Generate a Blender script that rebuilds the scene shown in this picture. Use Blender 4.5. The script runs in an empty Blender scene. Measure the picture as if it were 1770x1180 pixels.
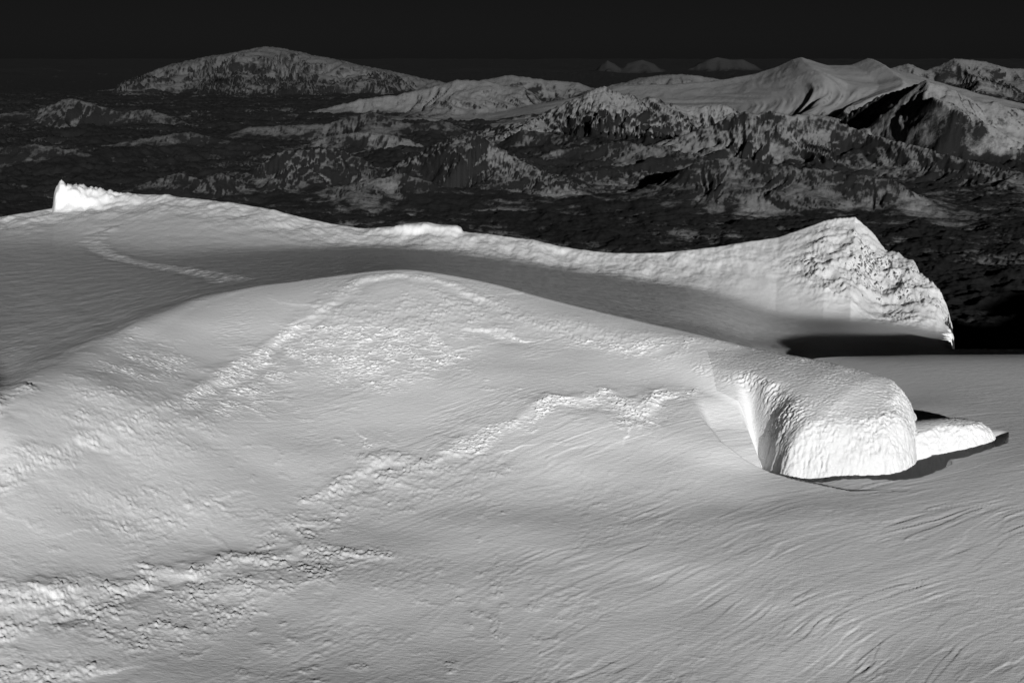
import bpy, math, numpy as np
from mathutils import Vector
rng=np.random.RandomState(7)
# ------------------------------------------------------------------ camera
F=2458.0; TH=math.atan(495/F); CT,ST=math.cos(TH),math.sin(TH)
scene=bpy.context.scene
cd=bpy.data.cameras.new("camera"); cam=bpy.data.objects.new("camera",cd)
scene.collection.objects.link(cam); scene.camera=cam
cd.sensor_width=36; cd.lens=F/1770*36; cd.clip_start=1; cd.clip_end=900000
cam.rotation_euler=(math.pi/2-TH,0,0)
def sight(px,py,d):
    """surveyed bearing/elevation at horizontal depth d -> world metres"""
    u=(px-885)/F; v=(590-py)/F
    k=d/(CT+v*ST)
    return (u*k,d,(-ST+v*CT)*k)
# ------------------------------------------------------------------ noise
P=rng.permutation(256); P=np.concatenate([P,P,P]).astype(np.int32)
ga=rng.rand(256)*2*math.pi; G2=np.stack([np.cos(ga),np.sin(ga)],1).astype(np.float32)
g3=rng.randn(256,3); g3/=np.linalg.norm(g3,axis=1)[:,None]; G3=g3.astype(np.float32)
def fade(t): return t*t*t*(t*(t*6-15)+10)
def n2(x,y,seed=0):
    x=x+seed*17.37; y=y-seed*9.71
    x0=np.floor(x); y0=np.floor(y); fx=(x-x0).astype(np.float32); fy=(y-y0).astype(np.float32)
    xi=(x0.astype(np.int64)&255); yi=(y0.astype(np.int64)&255)
    u=fade(fx); v=fade(fy)
    def g(a,b,dx,dy):
        q=G2[P[P[a]+b]]; return q[...,0]*dx+q[...,1]*dy
    xa=(xi+1)&255; ya=(yi+1)&255
    n00=g(xi,yi,fx,fy); n10=g(xa,yi,fx-1,fy); n01=g(xi,ya,fx,fy-1); n11=g(xa,ya,fx-1,fy-1)
    a=n00+u*(n10-n00); b=n01+u*(n11-n01)
    return (a+v*(b-a))*1.45
def n3(x,y,z,seed=0):
    x=x+seed*17.37; y=y-seed*9.71
    c=[np.floor(q) for q in (x,y,z)]
    f=[(q-w).astype(np.float32) for q,w in zip((x,y,z),c)]
    i=[w.astype(np.int64)&255 for w in c]
    s=[fade(q) for q in f]; r=0
    for a in (0,1):
        for b in (0,1):
            for e in (0,1):
                q=G3[P[P[P[(i[0]+a)&255]+((i[1]+b)&255)]+((i[2]+e)&255)]]
                dd=q[...,0]*(f[0]-a)+q[...,1]*(f[1]-b)+q[...,2]*(f[2]-e)
                r=r+dd*(s[0] if a else 1-s[0])*(s[1] if b else 1-s[1])*(s[2] if e else 1-s[2])
    return r*1.5
def fbm(x,y,o=4,seed=0,g=.5,ridged=False):
    r=0;a=1
    for k in range(o):
        n=n2(x,y,seed+k*3)
        if ridged: n=1-2*np.abs(n)
        r=r+a*n; x=x*2.03;y=y*2.03;a*=g
    return r
def sst(a,b,x):
    t=np.clip((x-a)/(b-a),0,1); return t*t*(3-2*t)
# ------------------------------------------------------------------ mesh helpers
def grid_faces(nr,nc):
    i=np.arange(nr*nc).reshape(nr,nc)
    return np.stack([i[:-1,:-1],i[:-1,1:],i[1:,1:],i[1:,:-1]],-1).reshape(-1,4)
def make(name,co,faces,mat,label,cat=None,kind=None,attrs=None,origin=(0,0,0)):
    used=np.unique(faces); mp=np.full(len(co),-1,np.int64); mp[used]=np.arange(len(used))
    co2=(co[used]-np.array(origin)).astype(np.float32); f=mp[faces].astype(np.int32)
    me=bpy.data.meshes.new(name)
    me.vertices.add(len(co2)); me.vertices.foreach_set("co",co2.ravel())
    me.loops.add(f.size); me.loops.foreach_set("vertex_index",f.ravel())
    me.polygons.add(len(f)); me.polygons.foreach_set("loop_start",np.arange(0,f.size,4,dtype=np.int32))
    me.polygons.foreach_set("use_smooth",np.ones(len(f),bool))
    me.update(calc_edges=True)
    if attrs:
        for k,v in attrs.items():
            at=me.attributes.new(k,'FLOAT','POINT'); at.data.foreach_set("value",v[used].astype(np.float32))
    me.materials.append(mat)
    ob=bpy.data.objects.new(name,me); ob.location=origin
    scene.collection.objects.link(ob)
    if label: ob["label"]=label
    if cat: ob["category"]=cat
    if kind: ob["kind"]=kind
    return ob
# ------------------------------------------------------------------ materials
def newmat(n):
    m=bpy.data.materials.new(n); m.use_nodes=True
    nt=m.node_tree; b=nt.nodes["Principled BSDF"]
    b.inputs["Roughness"].default_value=.75
    b.inputs["Specular IOR Level"].default_value=.15
    return m,nt,b
def noise(nt,vec,scale,detail=4,rough=.55):
    n=nt.nodes.new("ShaderNodeTexNoise"); n.inputs["Scale"].default_value=scale
    n.inputs["Detail"].default_value=detail; n.inputs["Roughness"].default_value=rough
    nt.links.new(vec,n.inputs["Vector"]); return n.outputs["Fac"]
def ramp(nt,fac,a,b,c0,c1):
    r=nt.nodes.new("ShaderNodeMapRange"); r.inputs["From Min"].default_value=a; r.inputs["From Max"].default_value=b
    r.inputs["To Min"].default_value=c0; r.inputs["To Max"].default_value=c1
    nt.links.new(fac,r.inputs["Value"]); return r.outputs["Result"]
def mapping(nt,rot,scale):
    g=nt.nodes.new("ShaderNodeNewGeometry"); m=nt.nodes.new("ShaderNodeMapping")
    m.inputs["Rotation"].default_value=(0,0,rot); m.inputs["Scale"].default_value=scale
    nt.links.new(g.outputs["Position"],m.inputs["Vector"]); return m.outputs["Vector"]
def bump(nt,h,strength,dist,prev=None):
    b=nt.nodes.new("ShaderNodeBump"); b.inputs["Strength"].default_value=strength; b.inputs["Distance"].default_value=dist
    nt.links.new(h,b.inputs["Height"])
    if prev: nt.links.new(prev,b.inputs["Normal"])
    return b.outputs["Normal"]
def snow_mat(name,alb0,alb1,rock=False,b1=.08,b2=.25):
    m,nt,b=newmat(name)
    v=mapping(nt,-math.radians(45),(.4,1,1)); w=mapping(nt,0,(1,1,1))
    c=ramp(nt,noise(nt,w,.03,5),.3,.7,alb0,alb1)
    cc=nt.nodes.new("ShaderNodeCombineColor")
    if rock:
        at=nt.nodes.new("ShaderNodeAttribute"); at.attribute_name="rock"  # bare rock, plus shade painted on the ridge's cut face
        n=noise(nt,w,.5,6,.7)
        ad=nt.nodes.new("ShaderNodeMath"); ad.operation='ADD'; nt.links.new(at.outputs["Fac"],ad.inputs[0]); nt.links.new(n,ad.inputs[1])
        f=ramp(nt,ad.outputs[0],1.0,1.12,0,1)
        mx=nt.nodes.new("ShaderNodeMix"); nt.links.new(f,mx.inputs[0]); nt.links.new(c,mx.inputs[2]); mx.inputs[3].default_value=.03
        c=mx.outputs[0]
    for i in range(3): nt.links.new(c,cc.inputs[i])
    nt.links.new(cc.outputs[0],b.inputs["Base Color"])
    nn=bump(nt,noise(nt,v,1.3,6,.65),1,b2)
    nn=bump(nt,noise(nt,w,4,4,.6),1,b1,nn)
    nt.links.new(nn,b.inputs["Normal"])
    return m
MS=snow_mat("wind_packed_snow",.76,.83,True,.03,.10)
MP=snow_mat("wind_scoured_snow",.56,.72,True,.06,.30)
MR=snow_mat("rime_ice",.60,.68,False,.07,.26)
def far_mat():
    m,nt,b=newmat("snow_streaked_lava")
    w=mapping(nt,0,(1,1,1))
    at=nt.nodes.new("ShaderNodeAttribute"); at.attribute_name="snow"
    n=noise(nt,w,.006,8,.76)
    n=ramp(nt,n,0,1,-.7,.7)
    ad=nt.nodes.new("ShaderNodeMath"); ad.operation='ADD'; nt.links.new(at.outputs["Fac"],ad.inputs[0]); nt.links.new(n,ad.inputs[1])
    a2=nt.nodes.new("ShaderNodeAttribute"); a2.attribute_name="albedo"
    f=ramp(nt,ad.outputs[0],.33,.75,0,1)
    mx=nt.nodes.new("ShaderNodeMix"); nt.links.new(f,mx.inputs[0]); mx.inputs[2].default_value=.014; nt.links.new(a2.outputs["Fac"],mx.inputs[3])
    cc=nt.nodes.new("ShaderNodeCombineColor")
    for i in range(3): nt.links.new(mx.outputs[0],cc.inputs[i])
    nt.links.new(cc.outputs[0],b.inputs["Base Color"]); b.inputs["Roughness"].default_value=.9
    nt.links.new(bump(nt,noise(nt,w,.02,5,.68),1,11),b.inputs["Normal"])
    return m
MF=far_mat()
# ------------------------------------------------------------------ near terrain: thin plate survey of the dome front
CREST=[(-250,600,352),(-150,640,322),(0,690,299),(50,655,317),(100,625,337),(160,592,361),(240,552,393),(340,515,430),(440,495,445),(560,480,455),(640,468,459),(700,465,460),(770,473,459),(850,490,455),(1000,530,440),(1100,553,428),(1200,577,415),(1300,604,400)]
S=[ # px,py,d
(1770,1180,238),(1330,1180,240),(885,1180,236),(440,1180,227),(0,1180,214),
(-150,1180,209),(1920,1180,238),(885,1300,210),(0,1300,190),(1770,1300,214),
(0,1000,240),(0,850,266),(0,770,281),(-150,800,276),
(440,1000,266),(885,1000,277),(1330,1000,280),(1770,1000,280),(1920,900,308),
(885,900,305),(1330,900,308),(1770,900,308),(1200,825,332),(1770,800,345),(1770,700,405),(1770,640,450),(1770,612,485),(1920,700,405),(1920,612,485),
(700,900,303),(700,800,332),(700,700,363),(700,600,398),(700,520,430),
(200,800,296),(200,1000,255),(340,700,340),(340,600,385),(200,680,322),(450,800,320),(450,900,293),(200,900,276),
(1000,600,405),(1000,700,364),(1000,800,336),(1000,860,320),(1150,640,392),(1150,720,362),(1150,790,343),(1240,770,347),
(1190,668,381),(1205,700,368),(1265,708,370),(1280,775,349),(1325,812,343),
(1600,700,405),(1600,630,460),(1500,616,480),(1600,612,485),
]+CREST
pts=[sight(*s) for s in S]
def Zp(px,d,z): pts.append(((px-885)/F*d,d,z))
Zp(1450,408,-99.5);Zp(1600,420,-101);Zp(1500,365,-101);Zp(1650,375,-101);Zp(1500,340,-102.3);Zp(1370,460,-99.0)
# column parameters of the rear slope: px, crest depth, slope, depth of the foot, slope beyond, rise to the rim
COL=np.array([
(-300,340,.058,700,.055,.05),(0,299,.062,700,.058,.05),(100,337,.068,700,.064,.05),(240,393,.082,700,.074,.06),(340,430,.094,700,.084,.08),(440,445,.104,700,.096,.10),
(560,455,.113,700,.106,.13),(700,460,.120,700,.112,.15),(850,455,.126,700,.115,.17),(1000,440,.134,600,.118,.19),(1100,428,.144,560,.120,.20),(1200,415,.162,510,.120,.21),
(1300,400,.180,590,.116,.22),(1350,430,.172,630,.114,.25),(1400,470,.162,665,.112,.30),(1450,480,.160,680,.110,.33),(1500,482,.162,690,.110,.34),(1560,485,.172,720,.110,.33),(1600,485,.180,745,.110,.31),(1640,485,.182,760,.112,.28),(1700,485,.182,760,.12,.25),(1920,485,.182,760,.12,.25)])
for px,d0_,s_,d1_,s2_,_ in COL:
    b=(px-885)/F/.985
    if px<=1300:
        cz=np.interp(px,[c[0] for c in CREST],[sight(*c)[2] for c in CREST])
    else: cz=-99.5 if px<1450 else -102
    pts.append((b*(d0_+120),d0_+120,cz-120*s_)); pts.append((b*(d0_+350),d0_+350,cz-300*s_))
pts=np.array(pts); SC=300.0
X=pts[:,:2]/SC
def U(r2): return r2*np.log(r2+1e-9)
K=U(((X[:,None]-X[None])**2).sum(-1)); n=len(X)
K+=np.eye(n)*2e-3
Pm=np.c_[np.ones(n),X]; A=np.block([[K,Pm],[Pm.T,np.zeros((3,3))]])
W=np.linalg.solve(A,np.r_[pts[:,2],0,0,0]).astype(np.float64)
def tps(x,y):
    x=np.asarray(x,float)/SC; y=np.asarray(y,float)/SC
    r=W[n]+W[n+1]*x+W[n+2]*y
    for k in range(n):
        r=r+W[k]*U((x-X[k,0])**2+(y-X[k,1])**2)
    return r
EDGE=[(-250,392,870),(-100,384,880),(0,375,890),(50,367,905),(90,360,925),(150,350,935),(220,345,935),(290,338,932),(345,344,925),(400,350,922),(450,358,922),(500,370,922),(560,384,925),
(620,394,930),(680,396,930),(740,394,930),(800,400,930),(850,405,928),(920,414,922),(960,424,918),(1000,431,914),(1060,437,910),(1120,437,908),(1180,433,910),(1240,426,915),(1300,416,922),
(1345,410,925),(1385,396,928),(1430,380,930),(1478,376,930),(1500,395,926),(1530,430,912),(1580,452,890),(1600,480,868),(1622,500,857),(1640,535,844),(1656,562,836),(1664,600,825),(1690,625,808),(1770,640,790),(1920,640,775)]
eb=np.array([sight(*e)[0]/e[2] for e in EDGE]); ed=np.array([e[2] for e in EDGE],float); ezt=np.array([sight(*e)[2]/e[2] for e in EDGE])
NC=1250; bs=np.linspace(-.45,.45,NC)
def sm1(a,w):
    k=np.hanning(w+2)[1:-1]; k/=k.sum(); return np.convolve(np.pad(a,w//2,mode='edge'),k,mode='valid')
cb_=(COL[:,0]-885)/F/.985
raw=[np.interp(bs,cb_,COL[:,i]) for i in range(1,6)]
DC=sm1(raw[0],41)
# heights along the rear slope are tabulated per column first, then smoothed across bearings
DT=np.linspace(280,1000,145)
zc_raw=sm1(tps(bs*DC,DC),9)
def fall_raw(D):
    dc,s1,d1_,s2,kr=[q[:,None] for q in raw]; soft=9.
    return zc_raw[:,None]-s1*(D-DC[:,None])+(s1-s2)*soft*np.logaddexp(0,(D-d1_)/soft)
TAB=fall_raw(DT[None])
TABW=np.stack([sm1(TAB[:,j],131) for j in range(TAB.shape[1])],1)
KR=sm1(raw[4],101)
de=np.interp(bs,eb,ed); zt=np.interp(bs,eb,ezt)*de
S1n=sm1(raw[1],61)
def basin(i,D):
    """rear slope: falls from the dome crest, then climbs to the crater rim"""
    t=np.clip((D-DT[0])/(DT[1]-DT[0]),0,len(DT)-1.001); j=t.astype(int); f=t-j
    far_=TABW[i,j]*(1-f)+TABW[i,j+1]*f
    near=zc_raw[i]-S1n[i]*(D-DC[i])
    m=sst(10,110,D-DC[i])
    zf=near*(1-m)+far_*m
    zr=zt[i]-KR[i]*(de[i]-D)
    k=3.5
    return k*np.logaddexp(zf/k,zr/k)
def surf_pt(b,d):
    i=np.clip(np.round((b+.45)/.9*(NC-1)).astype(int),0,NC-1)
    w=sst(-5,5,d-DC[i])
    return tps(b*d,d)*(1-w)+basin(i,d)*w
def hit(px,py):
    d=np.linspace(185,1000,800); a=sight(px,py,1.0)
    g=surf_pt(np.full(800,a[0]),d)-a[2]*d
    i=np.argmax(g>0) if (g>0).any() else 799
    return (a[0]*d[i],d[i])
def seg_dist(x,y,pl):
    best=np.full(x.shape,1e9); sg=np.zeros(x.shape); tt=np.zeros(x.shape); zz=np.zeros(x.shape); acc=0
    for i in range(len(pl)-1):
        a=np.array(pl[i],float); b=np.array(pl[i+1],float); e=b[:2]-a[:2]; L2=(e**2).sum()+1e-9; L=math.sqrt(L2)
        t=np.clip(((x-a[0])*e[0]+(y-a[1])*e[1])/L2,0,1)
        dx=x-a[0]-t*e[0]; dy=y-a[1]-t*e[1]; dd=np.sqrt(dx*dx+dy*dy)
        m=dd<best; best=np.where(m,dd,best); sg=np.where(m,np.sign(e[0]*dy-e[1]*dx),sg); tt=np.where(m,acc+t*L,tt)
        if len(a)>2: zz=np.where(m,a[2]+t*(b[2]-a[2]),zz)
        acc+=L
    return best,sg,tt,zz
def poly_sd(x,y,pl):
    d=seg_dist(x,y,pl+[pl[0]])[0]; ins=np.zeros(x.shape,bool)
    for i in range(len(pl)):
        x1,y1=pl[i]; x2,y2=pl[(i+1)%len(pl)]
        c=((y1>y)!=(y2>y)); 
        if y1!=y2: ins^=c&(x<(x2-x1)*(y-y1)/(y2-y1)+x1)
    return np.where(ins,-d,d)
def blur(a,it):
    for _ in range(it):
        b=np.pad(a,1,mode='edge'); a=(b[:-2,1:-1]+2*a+b[2:,1:-1])/4
        b=np.pad(a,1,mode='edge'); a=(b[1:-1,:-2]+2*a+b[1:-1,2:])/4
    return a
st=.0017
d1=np.r_[np.exp(np.arange(math.log(182),math.log(338),st)),np.arange(338.4,410,.19),np.exp(np.arange(math.log(410.4),math.log(1040),st))]
d2=np.exp(np.arange(math.log(1042),math.log(3400),.012))
ds=np.r_[d1,d2]; NR=len(ds)
B,D=np.meshgrid(bs,ds); XN=B*D; YN=D.copy()
core=len(d1); nf=int(np.searchsorted(ds,510))
II=np.broadcast_to(np.arange(NC)[None],(NR,NC))
ZN=basin(II,D)
cw=(4+30*sst(-.16,-.33,bs))[None]
w=sst(-1,1,(D[:nf]-DC[None])/cw); ZN[:nf]=tps(XN[:nf],YN[:nf])*(1-w)+ZN[:nf]*w
ZT=ZN[:core].copy()
over=D-de[None]
ZN=np.where(over>0, zt[None]-.55*over, ZN)
xc=XN[:core]; yc=YN[:core]; ov=-over[:core]
bb=lambda px,py: sight(px,py,1.)[0]
# blunt end of the middle ridge: it breaks off steeply
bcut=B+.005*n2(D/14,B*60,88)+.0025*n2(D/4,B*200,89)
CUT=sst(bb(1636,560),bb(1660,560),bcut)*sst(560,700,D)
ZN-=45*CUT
def boost(prof,front,soft):
    q=np.interp(bs,[bb(p,350) for p,_ in prof],[h for _,h in prof])[None]
    wob=3.5*n2(xc/7,yc/9,91)
    return q*sst(front,front-soft,ov+wob)*sst(-16,-6,ov)
OUT=.72*boost([(90,0),(95,12),(99,17),(102,18.5),(105,21.5),(109,22.2),(113,21),(117,18),(125,17.5),(150,14.5),(175,10),(200,7),(230,4.5),(265,2.5),(300,0)],28,22)
LED=boost([(640,0),(680,2.0),(700,3.2),(730,4.0),(760,3.2),(790,3.6),(797,2.6),(800,0)],18,12)
# rime bands -------------------------------------------------------
bands=[ # polyline, width, step, roughness
([(-60,870),(0,840),(120,785),(230,732),(330,692),(380,660),(480,592),(560,532),(620,492),(690,474),(760,490),(830,518),(870,548)],2.0,.28,1.0),
([(-60,1010),(0,1030),(60,1042),(150,1030),(250,1002),(330,985),(400,978),(480,968),(560,957),(650,955)],2.2,.32,1.15),
([(-60,1120),(0,1085),(50,1062),(100,1040)],2.4,.2,.95),
([(540,868),(600,832),(660,800),(740,806),(800,788),(835,746),(900,735),(950,697),(1050,685),(1105,716),(1150,692),(1195,668)],2.0,.32,1.15),
([(-50,1165),(60,1170),(150,1160)],2.8,.25,1.0),
([(880,548),(1000,575),(1080,595),(1180,605),(1250,618),(1330,628)],5.5,.2,.75),
([(-20,740),(5,705),(40,668)],1.8,.35,.8),
([(640,780),(680,830),(720,800)],4.5,.1,.9),
([(620,560),(680,580),(740,545),(800,525)],11,.1,.95),
([(560,600),(640,640),(740,620)],9,.1,.7),
([(380,700),(480,640),(600,600)],6,.1,.5),
([(250,760),(300,740),(330,720)],5,.1,.55),
([(150,740),(230,650),(280,620)],6,.05,.45),
([(200,900),(260,880),(330,870)],6,.1,.55),
([(150,1060),(240,1090),(380,1040)],6,.1,.65),
([(300,1020),(420,1010),(560,985)],5,.1,.7),
([(1090,740),(1120,700)],3.5,.2,.9),
([(850,575),(880,580)],3,.3,.9),
([(470,1000),(520,900),(545,870)],4,.1,.65),
([(560,900),(700,850),(850,800)],5,.1,.5),
]
rg=np.zeros(xc.shape); Zc=ZN[:core]
wx=n2(xc/11,yc/11,3)*3.2+n2(xc/3,yc/3,4)*1.3; wy=n2(xc/11,yc/11,5)*3.2+n2(xc/3,yc/3,6)*1.3
for pl,w,a,r in bands:
    wp=[hit(*p) for p in pl]
    x0=min(p[0] for p in wp)-40;x1=max(p[0] for p in wp)+40;y0=min(p[1] for p in wp)-40;y1=max(p[1] for p in wp)+40
    m=(xc>x0)&(xc<x1)&(yc>y0)&(yc<y1)
    dd,sg,tt,_=seg_dist(xc[m]+wx[m],yc[m]+wy[m],wp)
    LT=tt.max(); endf=sst(0,12,tt)*sst(0,12,LT-tt) if r>.3 and len(wp)>4 else 1
    vary=np.clip(.75+.9*n2(xc[m]/14,yc[m]/14,8),.1,1.3)
    s=dd*sg/(w*1.3)
    Zc[m]+=a*s*np.exp(-s*s/2)*1.5*endf*vary
    rg[m]=np.maximum(rg[m],r*np.exp(-(dd/w)**2/2.4))
front=sst(6,-2,D[:core]-DC[None])
rn=fbm(xc/7,yc/7,5,11,.72)
mask=np.clip((rg*(.85+1.15*rn)-.07)*1.15,0,1.15)*front
CX,CY=250.,40.   # wind flow: gently curving streamlines
al=np.arctan2(yc-CY,xc-CX)*300; ac=np.hypot(xc-CX,yc-CY)
def kn(x,y,s): 
    q=n2(x,y,s); return q*.5+.5*np.sqrt(q*q+.006)
wl0=n2(xc/4,yc/4,20)*1.2
lump=.26*kn((al+wl0)/1.2,(ac+wl0*.6)/1.5,21)+.34*(1-2*np.abs(n2((al+wl0)/1.0,(ac+wl0)/1.4,22)))*.5+.38*kn(al/.5,ac/.55,23)
Zc+=mask*lump*.95
iso=sst(.42,.82,n2(xc/4,yc/4,25)+.5*n2(xc/30,yc/30,26))*front
Zc+=iso*lump*.42*sst(90,-10,xc)
cr=sst(.0,.5,fbm(xc/22,yc/22,3,27))*front*sst(100,0,xc)
Zc+=cr*.06*fbm(al/2.2,ac/1.0,4,28,.65)
# sastrugi: interrupted wind-carved edges
wl=n2(al/60,ac/30,31)*5+n2(al/16,ac/9,32)*.6
def terr(v,kk):
    f=v*kk; fl=np.floor(f); fr=f-fl
    return (fl+sst(.84,.98,fr))/kk-v
fg=sst(430,300,yc)
right=sst(-70,50,xc+(yc-300)*.5)
sm=np.clip(.2+1.4*fbm(xc/26,yc/26,3,40),.0,1.1)
s1=fbm(al/85,(ac+wl)/9.,5,33,.46)
s1b=fbm(al/38,(ac+wl)/4.2,5,36,.47)
Zc+=((.27*terr(s1,2.0)+.01*s1)*(.35+.65*sm)+.12*terr(s1b,1.5)*sm)*(.3+.7*fg)*(.35+.65*right)
s2=fbm(al/1.9,(ac+wl)/1.4,4,43,.64); Zc+=.016*s2*np.clip(.5+1.6*n2(xc/25,yc/25,44),.1,1.6)
Zc+=.50*fbm(xc/32,yc/32,2,50)*front*sst(440,380,yc)*sst(110,60,xc)
back=1-front; fb=sst(480,560,yc)
strip=fb*np.exp(-(np.maximum(ov-8,0)/60)**2)*sst(bb(1400,400),bb(1250,400),B[:core])
ln=fbm(xc/17,yc/40,5,61,.55)
Zc+=strip*ln*1.6*sst(-3,8,ov)+back*(.14*fbm(xc/8,yc/18,4,63,.5)+.05*fbm(xc/2,yc/5,3,67,.6))*sst(bb(1480,560),bb(1250,560),B[:core])
trk=[hit(*p) for p in [(225,386),(195,392),(168,404),(160,418),(178,436),(235,453),(300,464),(360,474),(410,486)]]
dd,sg,tt,_=seg_dist(xc+n2(xc/9,yc/12,95)*1.5,yc+n2(xc/9,yc/12,96)*3,trk)
s=dd*sg/3.5
Zc+=.8*s*np.exp(-s*s/2)*sst(0,8,tt)*sst(0,8,tt.max()-tt)*np.clip(.8+n2(xc/12,yc/12,99),.3,1.3)+.18*sst(9,2,dd)*n2(xc/2,yc/3,98)
Zc+=OUT+LED+ sst(1.5,6,OUT)*np.abs(fbm(xc/6,yc/8,5,93,.62))*2.0
# rugged peak
pk=sight(1535,455,868); pm=np.exp(-(((xc-pk[0])/56)**2+((yc-pk[1])/54)**2)**1.3)
rug=fbm(xc/18,yc/18,6,71,.62)
fct=fbm(xc/17,yc/20,4,74,.5,True)
rdg=fbm(xc/3.5,yc/6,5,77,.64,True)
Zc+=pm*(rug*2.2+(fct-.6)*1.7+(rdg-.5)*1.0*np.clip(.6+1.6*n2(xc/20,yc/20,79),.1,1.5))
rock=np.zeros(XN.shape)
gy,gx=np.gradient(Zc); dxc=np.gradient(xc,axis=1); dyc=np.gradient(yc,axis=0)
slope=np.hypot(gx/dxc,gy/dyc)
rock[:core]=np.clip(pm*(slope-.32)*.85+.08*n2(xc/10,yc/10,78),0,.57)*sst(.1,.5,pm)*sst(-5,6,ov)
rock=np.maximum(rock,sst(.015,.12,CUT)*1.1)  # bare rock at the edge, and shade painted over the sunlit cut face
# ------------------------------------------------ broken end of the dome ridge: rime cliff + scoop
r0=int(np.searchsorted(ds,330)); r1=int(np.searchsorted(ds,455)); c0=int(np.searchsorted(bs,.07)); c1=int(np.searchsorted(bs,.36))
x=XN[r0:r1,c0:c1].copy(); y=YN[r0:r1,c0:c1].copy(); zb=Zc[r0:r1,c0:c1].copy(); zs=ZT[r0:r1,c0:c1]
poly=[sight(*q)[:2] for q in [(1100,640,400),(1150,655,388),(1190,672,380),(1245,692,375),(1290,712,371),(1318,735,366),(1334,772,356),(1346,805,348.5),(1370,814,346),(1430,816,344),(1500,815,344.5),(1550,810,347),(1578,798,352),(1590,775,360),(1588,740,374),(1560,700,390),(1480,680,408),(1300,600,435),(1100,560,460)]]
wxx=x+.9*n2(x/5,y/5,501)+.35*n2(x/1.6,y/1.6,502); wyy=y+.9*n2(x/5,y/5,503)+.35*n2(x/1.6,y/1.6,504)
lf_=sst(69,62,x)                       # smooth bowl part of the wall
e1=poly_sd(wxx*(1-lf_)+x*lf_,wyy*(1-lf_)+y*lf_,poly)
C2=np.array([(1634-885)/F*372,369.]); R2=(17.2,8.); ROT2=.32
X_=x-C2[0];Y_=y-C2[1]; cr_,sr_=math.cos(ROT2),math.sin(ROT2)
la=(X_*cr_+Y_*sr_); lb_=(-X_*sr_+Y_*cr_)
qa=la/R2[0]; qb=lb_/R2[1]; qq=(np.abs(qa)**2.6+np.abs(qb)**2.6)**(1/2.6)
e2=(qq-1)*np.hypot(X_,Y_)/np.maximum(qq,.01)+.5*n2(x/3,y/3,505)
em=np.minimum(e1,e2)
lip=[hit(1192,684),hit(1212,725),hit(1242,765),hit(1285,797),hit(1325,814)]
dl,sl_g,tl,_=seg_dist(x,y,lip)
inb=(sl_g>0)*sst(0,14,tl)
zb-=2.6*inb*sst(0,3.2,dl)*np.exp(-(dl/16)**2)
wid=5.0+4.4*sst(84,100,x)-3.6*sst(112,126,x)
fm=sst(392,372,y+14*sst(88,98,x))*sst(61,66,x)
zb-=8.5*fm*sst(wid,wid*.6,em)
ax=[(20,440,-78.4),(37,428,-79.8),(53,415,-81.6),(69,400,-83.0),(80,389,-83.2),(90,380,-83.8),(98,373,-85.2),(105,366,-88.5)]
da,sa_g,ta,za=seg_dist(x,y,ax)
T=za-np.where(sa_g<0,.0080,.03)*da**2+(Zc[r0:r1,c0:c1]-zs)*.4
wr=np.clip(-e1/9.,0,1); pr=np.sqrt(1-(1-wr)**2)
wl_=np.clip(-e1/11.,0,1); pl_=wl_**1.4*(1.9-.9*wl_)
p=blur(pr*(1-lf_)+pl_*lf_,16)
T=blur(T,30)
gain=sst(30,52,x)
H1=zb+(T-zb)*p
H=np.where(e1<1.5, zb+ gain*.5*((H1-zb)+np.sqrt((H1-zb)**2+.5*p*p)) ,zb)
T2=-96.0+.05*la-.04*lb_**2-.010*la**2
p2=np.sqrt(np.clip(1-(1-np.clip(-e2/6,0,1))**2,0,1))
H2=zb+np.maximum(T2-zb,0)*p2
mound=(e2<0)&(H2>H+.05)
H=np.where(mound,H2,H)
up=H-zb
pu=np.stack([np.gradient(q,axis=1) for q in (x,y,H)],-1); pv=np.stack([np.gradient(q,axis=0) for q in (x,y,H)],-1)
N=np.cross(pu,pv); N/=np.linalg.norm(N,axis=-1)[...,None]+1e-9
steep=sst(.97,.75,N[...,2])
wz=n3(x/6,y/6,H/6,2)*.8
fl=(1-np.abs(n3(x/1.2,y/1.2,H/4.5+wz,1))*2.2)
f2=(1-np.abs(n3(x/.7,y/.7,H/1.4,4))*2.2)
f3=n3(x/.45,y/.45,H/.6,6)
w1=n3(x/8,y/8,H/8,3)
patch=np.clip(.85+1.0*n3(x/8,y/8,H/8,9),.4,1.2)
bowl=sst(71,65,x)*sst(-8,-4,e1)*sst(30,50,x)
env=sst(.2,1.5,up)*np.where(mound,.95,1)*(1-bowl)
h=env*(w1*.3*steep+(.36*fl+.30*f2+.20*f3)*patch*(.22+.78*steep))
XN[r0:r1,c0:c1]=x+N[...,0]*h; YN[r0:r1,c0:c1]=y+N[...,1]*h; Zc[r0:r1,c0:c1]=H+N[...,2]*h
ZN[:core]=Zc
ZN=np.maximum(ZN,-1400)
co=np.stack([XN,YN,ZN],-1).reshape(-1,3); fc=grid_faces(NR,NC)
lab=np.zeros((NR,NC),int)
lab[:core][(pm>.35)&(CUT[:core]<.3)]=1
lab[:core][(OUT>1.5)]=2
lab[r0:r1,c0:c1][(up>.6)&(e1<1)&(x>56)]=3
lab[r0:r1,c0:c1][mound&(up>.3)]=4
lf=lab.reshape(-1)[fc].max(1)
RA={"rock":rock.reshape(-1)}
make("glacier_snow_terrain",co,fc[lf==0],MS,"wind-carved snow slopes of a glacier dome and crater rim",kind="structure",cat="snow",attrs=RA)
make("rocky_snow_peak",co,fc[lf==1],MP,"rugged snow-covered peak with bare rock edges above the crater rim",kind="structure",cat="peak",attrs=RA)
make("summit_outcrop",co,fc[lf==2],MS,"rime-coated knob with a short cliff on the crater rim",kind="structure",cat="rock outcrop",attrs=RA)
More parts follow.
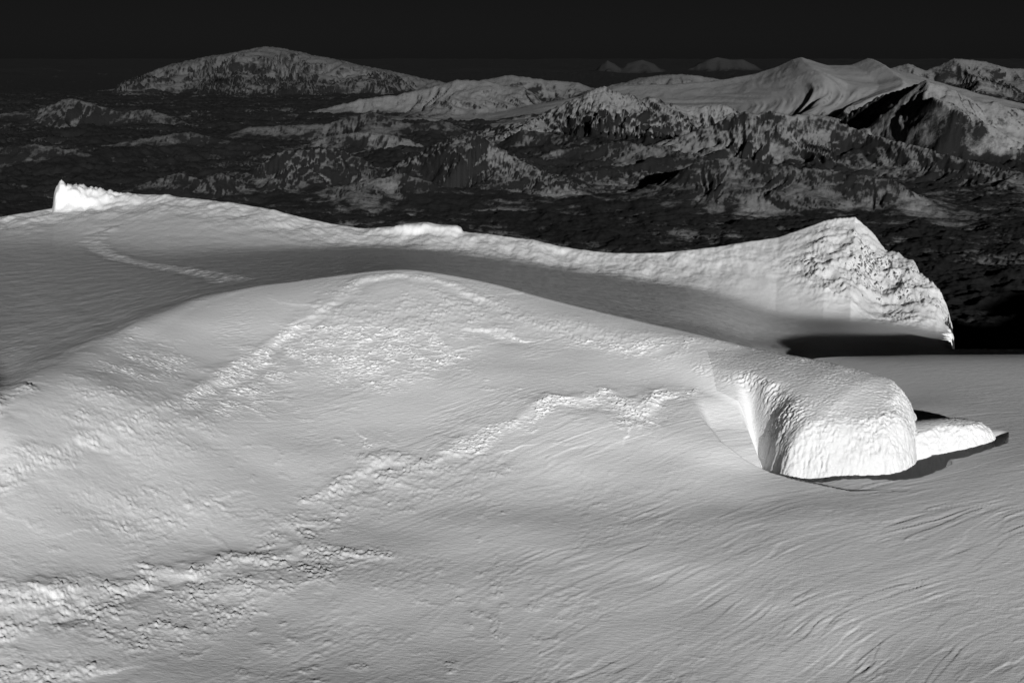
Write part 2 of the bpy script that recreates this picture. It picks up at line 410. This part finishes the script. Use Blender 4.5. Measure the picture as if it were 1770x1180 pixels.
make("rime_covered_cliff",co,fc[lf==3],MR,"rounded cliff encrusted with bright fluted rime above a wind scoop",cat="rock outcrop",origin=(80.,372.,-103.))
make("rime_mound",co,fc[lf==4],MR,"low icy rime shelf beside the wind scoop",cat="rock outcrop",origin=(C2[0],C2[1],-104.))
# outer flank of the same massif (added out of frame to shadow the low valley)
fx=np.linspace(0,1,160); fy=np.linspace(-2500,5400,200)
FX,FY=np.meshgrid(fx,fy); FX=np.maximum(FY*.452,20)+40+FX**1.5*9000
FZ=-200-1150*sst(1000,4700,FY+1400*fbm(FX/1500,FY/1500,3,400)+.10*FX)-1100*sst(6000,9000,FX)+60*fbm(FX/900,FY/900,4,402)-60
FZ=np.maximum(FZ,-1400); FZ=np.minimum(FZ,-150-.5*np.maximum(0,400-FX))
co=np.stack([FX,FY,FZ],-1).reshape(-1,3)
make("unseen_glacier_flank",co,grid_faces(200,160),MS,"unseen broad snow-covered flank of the glacier massif, added to shade the valley",kind="structure",cat="snow",attrs={"rock":np.zeros(FX.size)})
# ------------------------------------------------------------------ far terrain
NC2=1250; b2=np.linspace(-.45,.45,NC2)
dd1=np.exp(np.arange(math.log(2600),math.log(56000),.0031)); dd2=np.exp(np.arange(math.log(56300),math.log(380000),.02))
dd2=np.sort(np.r_[dd2,np.linspace(92000,104000,60)])
dF=np.r_[dd1,dd2]; NR2=len(dF)
B2,D2=np.meshgrid(b2,dF); XF=B2*D2; YF=D2.copy()
BASE=-1330.
wX=n2(XF/3000,YF/3000,150)*1100; wY=n2(XF/3000,YF/3000,151)*1100
r1_=fbm((XF+wX)/3600,(YF+wY)/3600,3,101,.52,True)
r2=fbm((XF+wX*.5)/1300,(YF+wY*.5)/1300,4,115,.55,True)
r3=fbm((XF+wX*.2)/380,(YF+wY*.2)/380,4,130,.62,True)
mid=sst(11500,15500,YF)*sst(60000,36000,YF)
low=sst(16000,12500,YF)
rightm=.6+.4*sst(-3000,2500,XF)
Zb=BASE+mid*rightm*(150*r1_-25)+(62*r2)*(.38+.62*mid*rightm)+38*r3*(.55+.45*mid)
farh=sst(55000,90000,YF)
Zb=np.where(YF>60000,BASE+(Zb-BASE)*np.clip(1-(YF-60000)/60000,.2,1),Zb)+farh*260*fbm(XF/14000,YF/18000,3,160,.5,True)
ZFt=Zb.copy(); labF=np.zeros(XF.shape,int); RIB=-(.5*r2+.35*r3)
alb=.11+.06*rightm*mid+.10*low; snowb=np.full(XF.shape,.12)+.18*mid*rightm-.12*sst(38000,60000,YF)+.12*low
MTS=[
("volcano","broad snow-covered volcano rising from the plain",[[(195,158,50000),(215,150,50000),(250,130,50000),(300,112,50000),(350,102,50000),(400,94,50000),(430,87,50000),(455,82,50000),(490,86,50000),(530,95,50000),(580,105,50000),(620,114,50000),(680,126,50000),(740,140,50000)]],7000,260,.60,.11,520,1.6),
("table_mountain","flat-topped snowy mountain with soft shoulders",[[(560,190,29000),(620,174,29000),(680,167,29000),(740,154,29000),(790,140,29000),(835,140,29000),(870,150,29000),(905,152,29000),(945,180,29000)]],5200,130,.76,.18,420,1.7),
("craggy_ridge","craggy rocky ridge above a snow bowl",[[(940,200,20500),(1000,172,20500),(1030,158,20500),(1045,153,20500),(1060,163,20500),(1090,166,20500),(1110,174,20500),(1130,171,20500),(1150,182,20500),(1180,188,20500),(1250,186,20500)],[(940,200,20500),(900,225,19500),(860,240,19000)]],4800,190,.58,.23,260,2.2),
("ice_capped_massif","smooth ice-capped massif with two pointed summits",[[(1000,168,27000),(1060,150,27000),(1150,147,27000),(1230,142,27000),(1300,130,27000),(1345,116,27000),(1370,104,27000),(1385,100,27000),(1400,105,27000),(1430,114,27000),(1470,114,27000),(1488,106,27000),(1500,101,27000),(1512,110,27000),(1530,118,27000),(1575,128,27000),(1620,142,27000),(1700,165,27000),(1790,185,27000)]],8500,60,.97,.22,900,1.6),
("steep_gullied_mountain","steep mountain with gullied snow faces",[[(1500,225,17000),(1540,186,17000),(1600,142,17000),(1640,152,17000),(1680,176,17000),(1725,180,17000),(1770,196,17000),(1880,205,17000)]],4600,130,.70,.24,420,1.6),
("escarpment","dark rocky escarpment with snow below",[[(1200,230,15800),(1240,215,15800),(1290,192,15800),(1310,199,15800),(1340,196,15800),(1370,203,15800),(1400,201,15800),(1450,212,15800),(1500,236,15600),(1570,252,15000),(1650,275,14500),(1750,300,14000)]],3900,130,.46,.20,240,2.4),
("dark_peak","dark rocky peak with snow gullies",[[(660,300,14000),(700,280,14000),(740,262,14000),(780,238,14000),(820,231,14000),(850,250,14000),(900,285,13600),(950,310,13300)]],3000,150,.36,.19,190,1.8),
("volcanic_cone","row of dark volcanic cones with snow streaks",[[(430,300,13600),(480,266,13600),(520,262,13800),(580,256,14000),(630,278,14000)]],2000,100,.30,.17,150,1.4),
("low_cone","low dark cones dusted with snow",[[(240,320,13000),(310,300,13000),(345,312,13000),(385,300,13000),(420,318,13000)],[(560,330,12800),(640,312,12800),(700,302,12800),(760,322,12800)]],1700,75,.30,.14,150,1.4),
("low_hill","dark rolling hills dusted with snow",[[(-60,205,25000),(60,192,25000),(120,170,25000),(160,180,25000),(210,196,25000),(260,190,25000)],[(180,255,18000),(260,240,18000),(330,230,18000),(400,247,18000),(450,255,18000)],[(430,222,21000),(560,216,21000),(640,194,21000),(700,216,21000),(770,212,21000)],[(-60,262,16300),(60,252,16300),(130,262,16300)]],3600,120,.3,.12,320,1.8),
("rolling_ridge","snowy rolling ridges between the mountains",[[(830,140,36000),(880,130,36000),(940,138,36000),(1000,143,36000)],[(1060,146,34000),(1110,134,34000),(1180,128,34000),(1230,135,34000),(1260,142,34000)],[(1540,118,40000),(1570,110,40000),(1600,122,40000),(1650,102,40000),(1700,106,40000),(1740,118,40000),(1790,120,40000)]],4000,110,.42,.15,500,1.7),
("front_range","eroded foothills with snow-filled gullies",[[(960,262,15300),(1010,255,15300),(1080,246,15300),(1150,260,15000),(1210,272,14500)],[(560,240,18000),(640,228,18000),(700,240,18000)],[(900,228,18500),(950,232,18500),(1000,240,18000)],[(1200,285,12800),(1270,272,12800),(1330,286,12600),(1430,298,12400),(1540,314,12200)]],2900,105,.38,.15,220,1.9),
("remote_range","remote snow-white mountains on the horizon",[[(1042,108,98000),(1050,102,98000),(1060,107,98000)],[(1085,107,98000),(1110,101,98000),(1130,108,98000)],[(1208,108,98000),(1222,102,98000),(1240,97,98000),(1262,101,98000),(1285,101,98000),(1300,108,98000)]],2500,60,.7,.16,1500,3.0),
]
for mi,(nm,lb,rl,L,rib,sn,ab,lam,pw) in enumerate(MTS):
    Zm=np.full(XF.shape,-1e5); RB=np.zeros(XF.shape)
    for pl in rl:
        wp=[sight(*p) for p in pl]
        Lx=L*1.5
        x0=min(p[0] for p in wp)-Lx;x1=max(p[0] for p in wp)+Lx;y0=min(p[1] for p in wp)-Lx;y1=max(p[1] for p in wp)+Lx
        m=(XF>x0)&(XF<x1)&(YF>y0)&(YF<y1)
        x=XF[m];y=YF[m]
        far=np.clip(seg_dist(x,y,wp)[0]/(L*.5),0,1)
        xw=x+n2(x/(L*.35),y/(L*.35),201+mi)*L*.28*far; yw=y+n2(x/(L*.35),y/(L*.35),202+mi)*L*.28*far
        d0,sg,tt,zr=seg_dist(xw,yw,wp)
        tt=tt+n2(x/(lam*2.5),y/(lam*2.5),205+mi)*lam*1.3+.25*d0*n2(x/(L*.6),y/(L*.6),207+mi)
        H=zr-BASE; Ls=L*np.clip(H/900,.4,1.4)
        u=d0/Ls
        g=np.clip(1-u,0,1)**pw
        ribs=1-2*np.abs(n2(tt/lam,d0/(lam*5),210+mi)); ribs=ribs+.5*(1-2*np.abs(n2(tt/(lam*.42),d0/(lam*2.5),220+mi)))+.25*(1-2*np.abs(n2(tt/(lam*.2),d0/(lam*1.5),222+mi)))
        env=np.clip(u*3.,0,1)*np.clip(1.1-u,0,1)
        jag=fbm(x/(lam*.8),y/(lam*.8),5,230+mi,.6,True)
        z=BASE+H*g+rib*(ribs-.9)*env*np.clip(H/900,.3,1.3)+jag*rib*.15*g**.5
        z=np.where(u<1.15,z,-1e5)
        better=z>Zm[m]
        RB[m]=np.where(better,-(ribs-.8)*.9*np.clip(u*4,.2,1)-(jag-.9)*.25,RB[m])
        Zm[m]=np.maximum(Zm[m],z)
    kk=30.; dz=np.clip((Zm-ZFt)/kk,-30,30); un=np.where(Zm>-9e4,np.where(dz>0,Zm,ZFt)+kk*np.log1p(np.exp(-np.abs(dz))),ZFt)
    labF[(Zm>ZFt+5)&(Zm>BASE+60)]=mi+1
    q=sst(-60,160,Zm-ZFt)
    ZFt=un
    alb=alb*(1-q)+ab*q; RIB=RIB*(1-q)+RB*q
    sn_=.95 if nm=="remote_range" else sn
    snowb=snowb*(1-q)+sn_*q
gr=np.gradient(ZFt,axis=0)/np.gradient(YF,axis=0); gc=np.gradient(ZFt,axis=1)/np.gradient(XF,axis=1)
sl=np.hypot(gr,gc)
elev=(ZFt-BASE)/1000
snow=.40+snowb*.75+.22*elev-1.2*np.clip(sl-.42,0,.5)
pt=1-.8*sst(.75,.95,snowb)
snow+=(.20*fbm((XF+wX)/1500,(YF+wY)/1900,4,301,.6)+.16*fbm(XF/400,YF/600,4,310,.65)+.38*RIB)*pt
alb=alb*np.where(YF>55000,np.clip(1-(YF-55000)/60000,.3,1),1)  # hazy dark fade towards the horizon, painted into the albedo
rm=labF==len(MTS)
alb=np.where(rm,.02+.02*sst(-500,-100,ZFt),alb)  # remote snow dimmed, more so low down: haze put into the colour
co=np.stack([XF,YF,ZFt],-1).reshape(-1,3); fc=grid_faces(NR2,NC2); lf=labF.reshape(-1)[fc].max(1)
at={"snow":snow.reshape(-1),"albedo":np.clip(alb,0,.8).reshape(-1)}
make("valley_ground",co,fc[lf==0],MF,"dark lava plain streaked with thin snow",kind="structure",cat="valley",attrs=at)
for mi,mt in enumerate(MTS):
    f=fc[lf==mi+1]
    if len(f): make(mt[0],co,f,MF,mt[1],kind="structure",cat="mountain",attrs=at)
# ------------------------------------------------------------------ light
EL=9.0; AZ=12  # degrees to the right of straight behind the camera
d=Vector((math.sin(math.radians(AZ))*math.cos(math.radians(EL)),-math.cos(math.radians(AZ))*math.cos(math.radians(EL)),math.sin(math.radians(EL))))
sl_=bpy.data.lights.new("sun",'SUN'); sl_.energy=5; sl_.angle=math.radians(.5)
so=bpy.data.objects.new("sun",sl_); so.rotation_euler=d.to_track_quat('Z','Y').to_euler(); scene.collection.objects.link(so)
w=bpy.data.worlds.new("World"); scene.world=w; w.use_nodes=True; nt=w.node_tree
sky=nt.nodes.new("ShaderNodeTexSky"); sky.sky_type='NISHITA'; sky.sun_disc=False
sky.sun_elevation=math.radians(EL); sky.sun_rotation=math.radians(180-AZ); sky.altitude=1700
sp=nt.nodes.new("ShaderNodeSeparateColor"); nt.links.new(sky.outputs[0],sp.inputs[0])
ml=nt.nodes.new("ShaderNodeMath"); ml.operation='MULTIPLY'; ml.inputs[1].default_value=.011
nt.links.new(sp.outputs[0],ml.inputs[0])
cb=nt.nodes.new("ShaderNodeCombineColor")
for i in range(3): nt.links.new(ml.outputs[0],cb.inputs[i])
bg=nt.nodes["Background"]; bg.inputs["Strength"].default_value=.1
nt.links.new(cb.outputs[0],bg.inputs["Color"])
scene.view_settings.view_transform='Standard'; scene.view_settings.look='None'; scene.view_settings.exposure=0
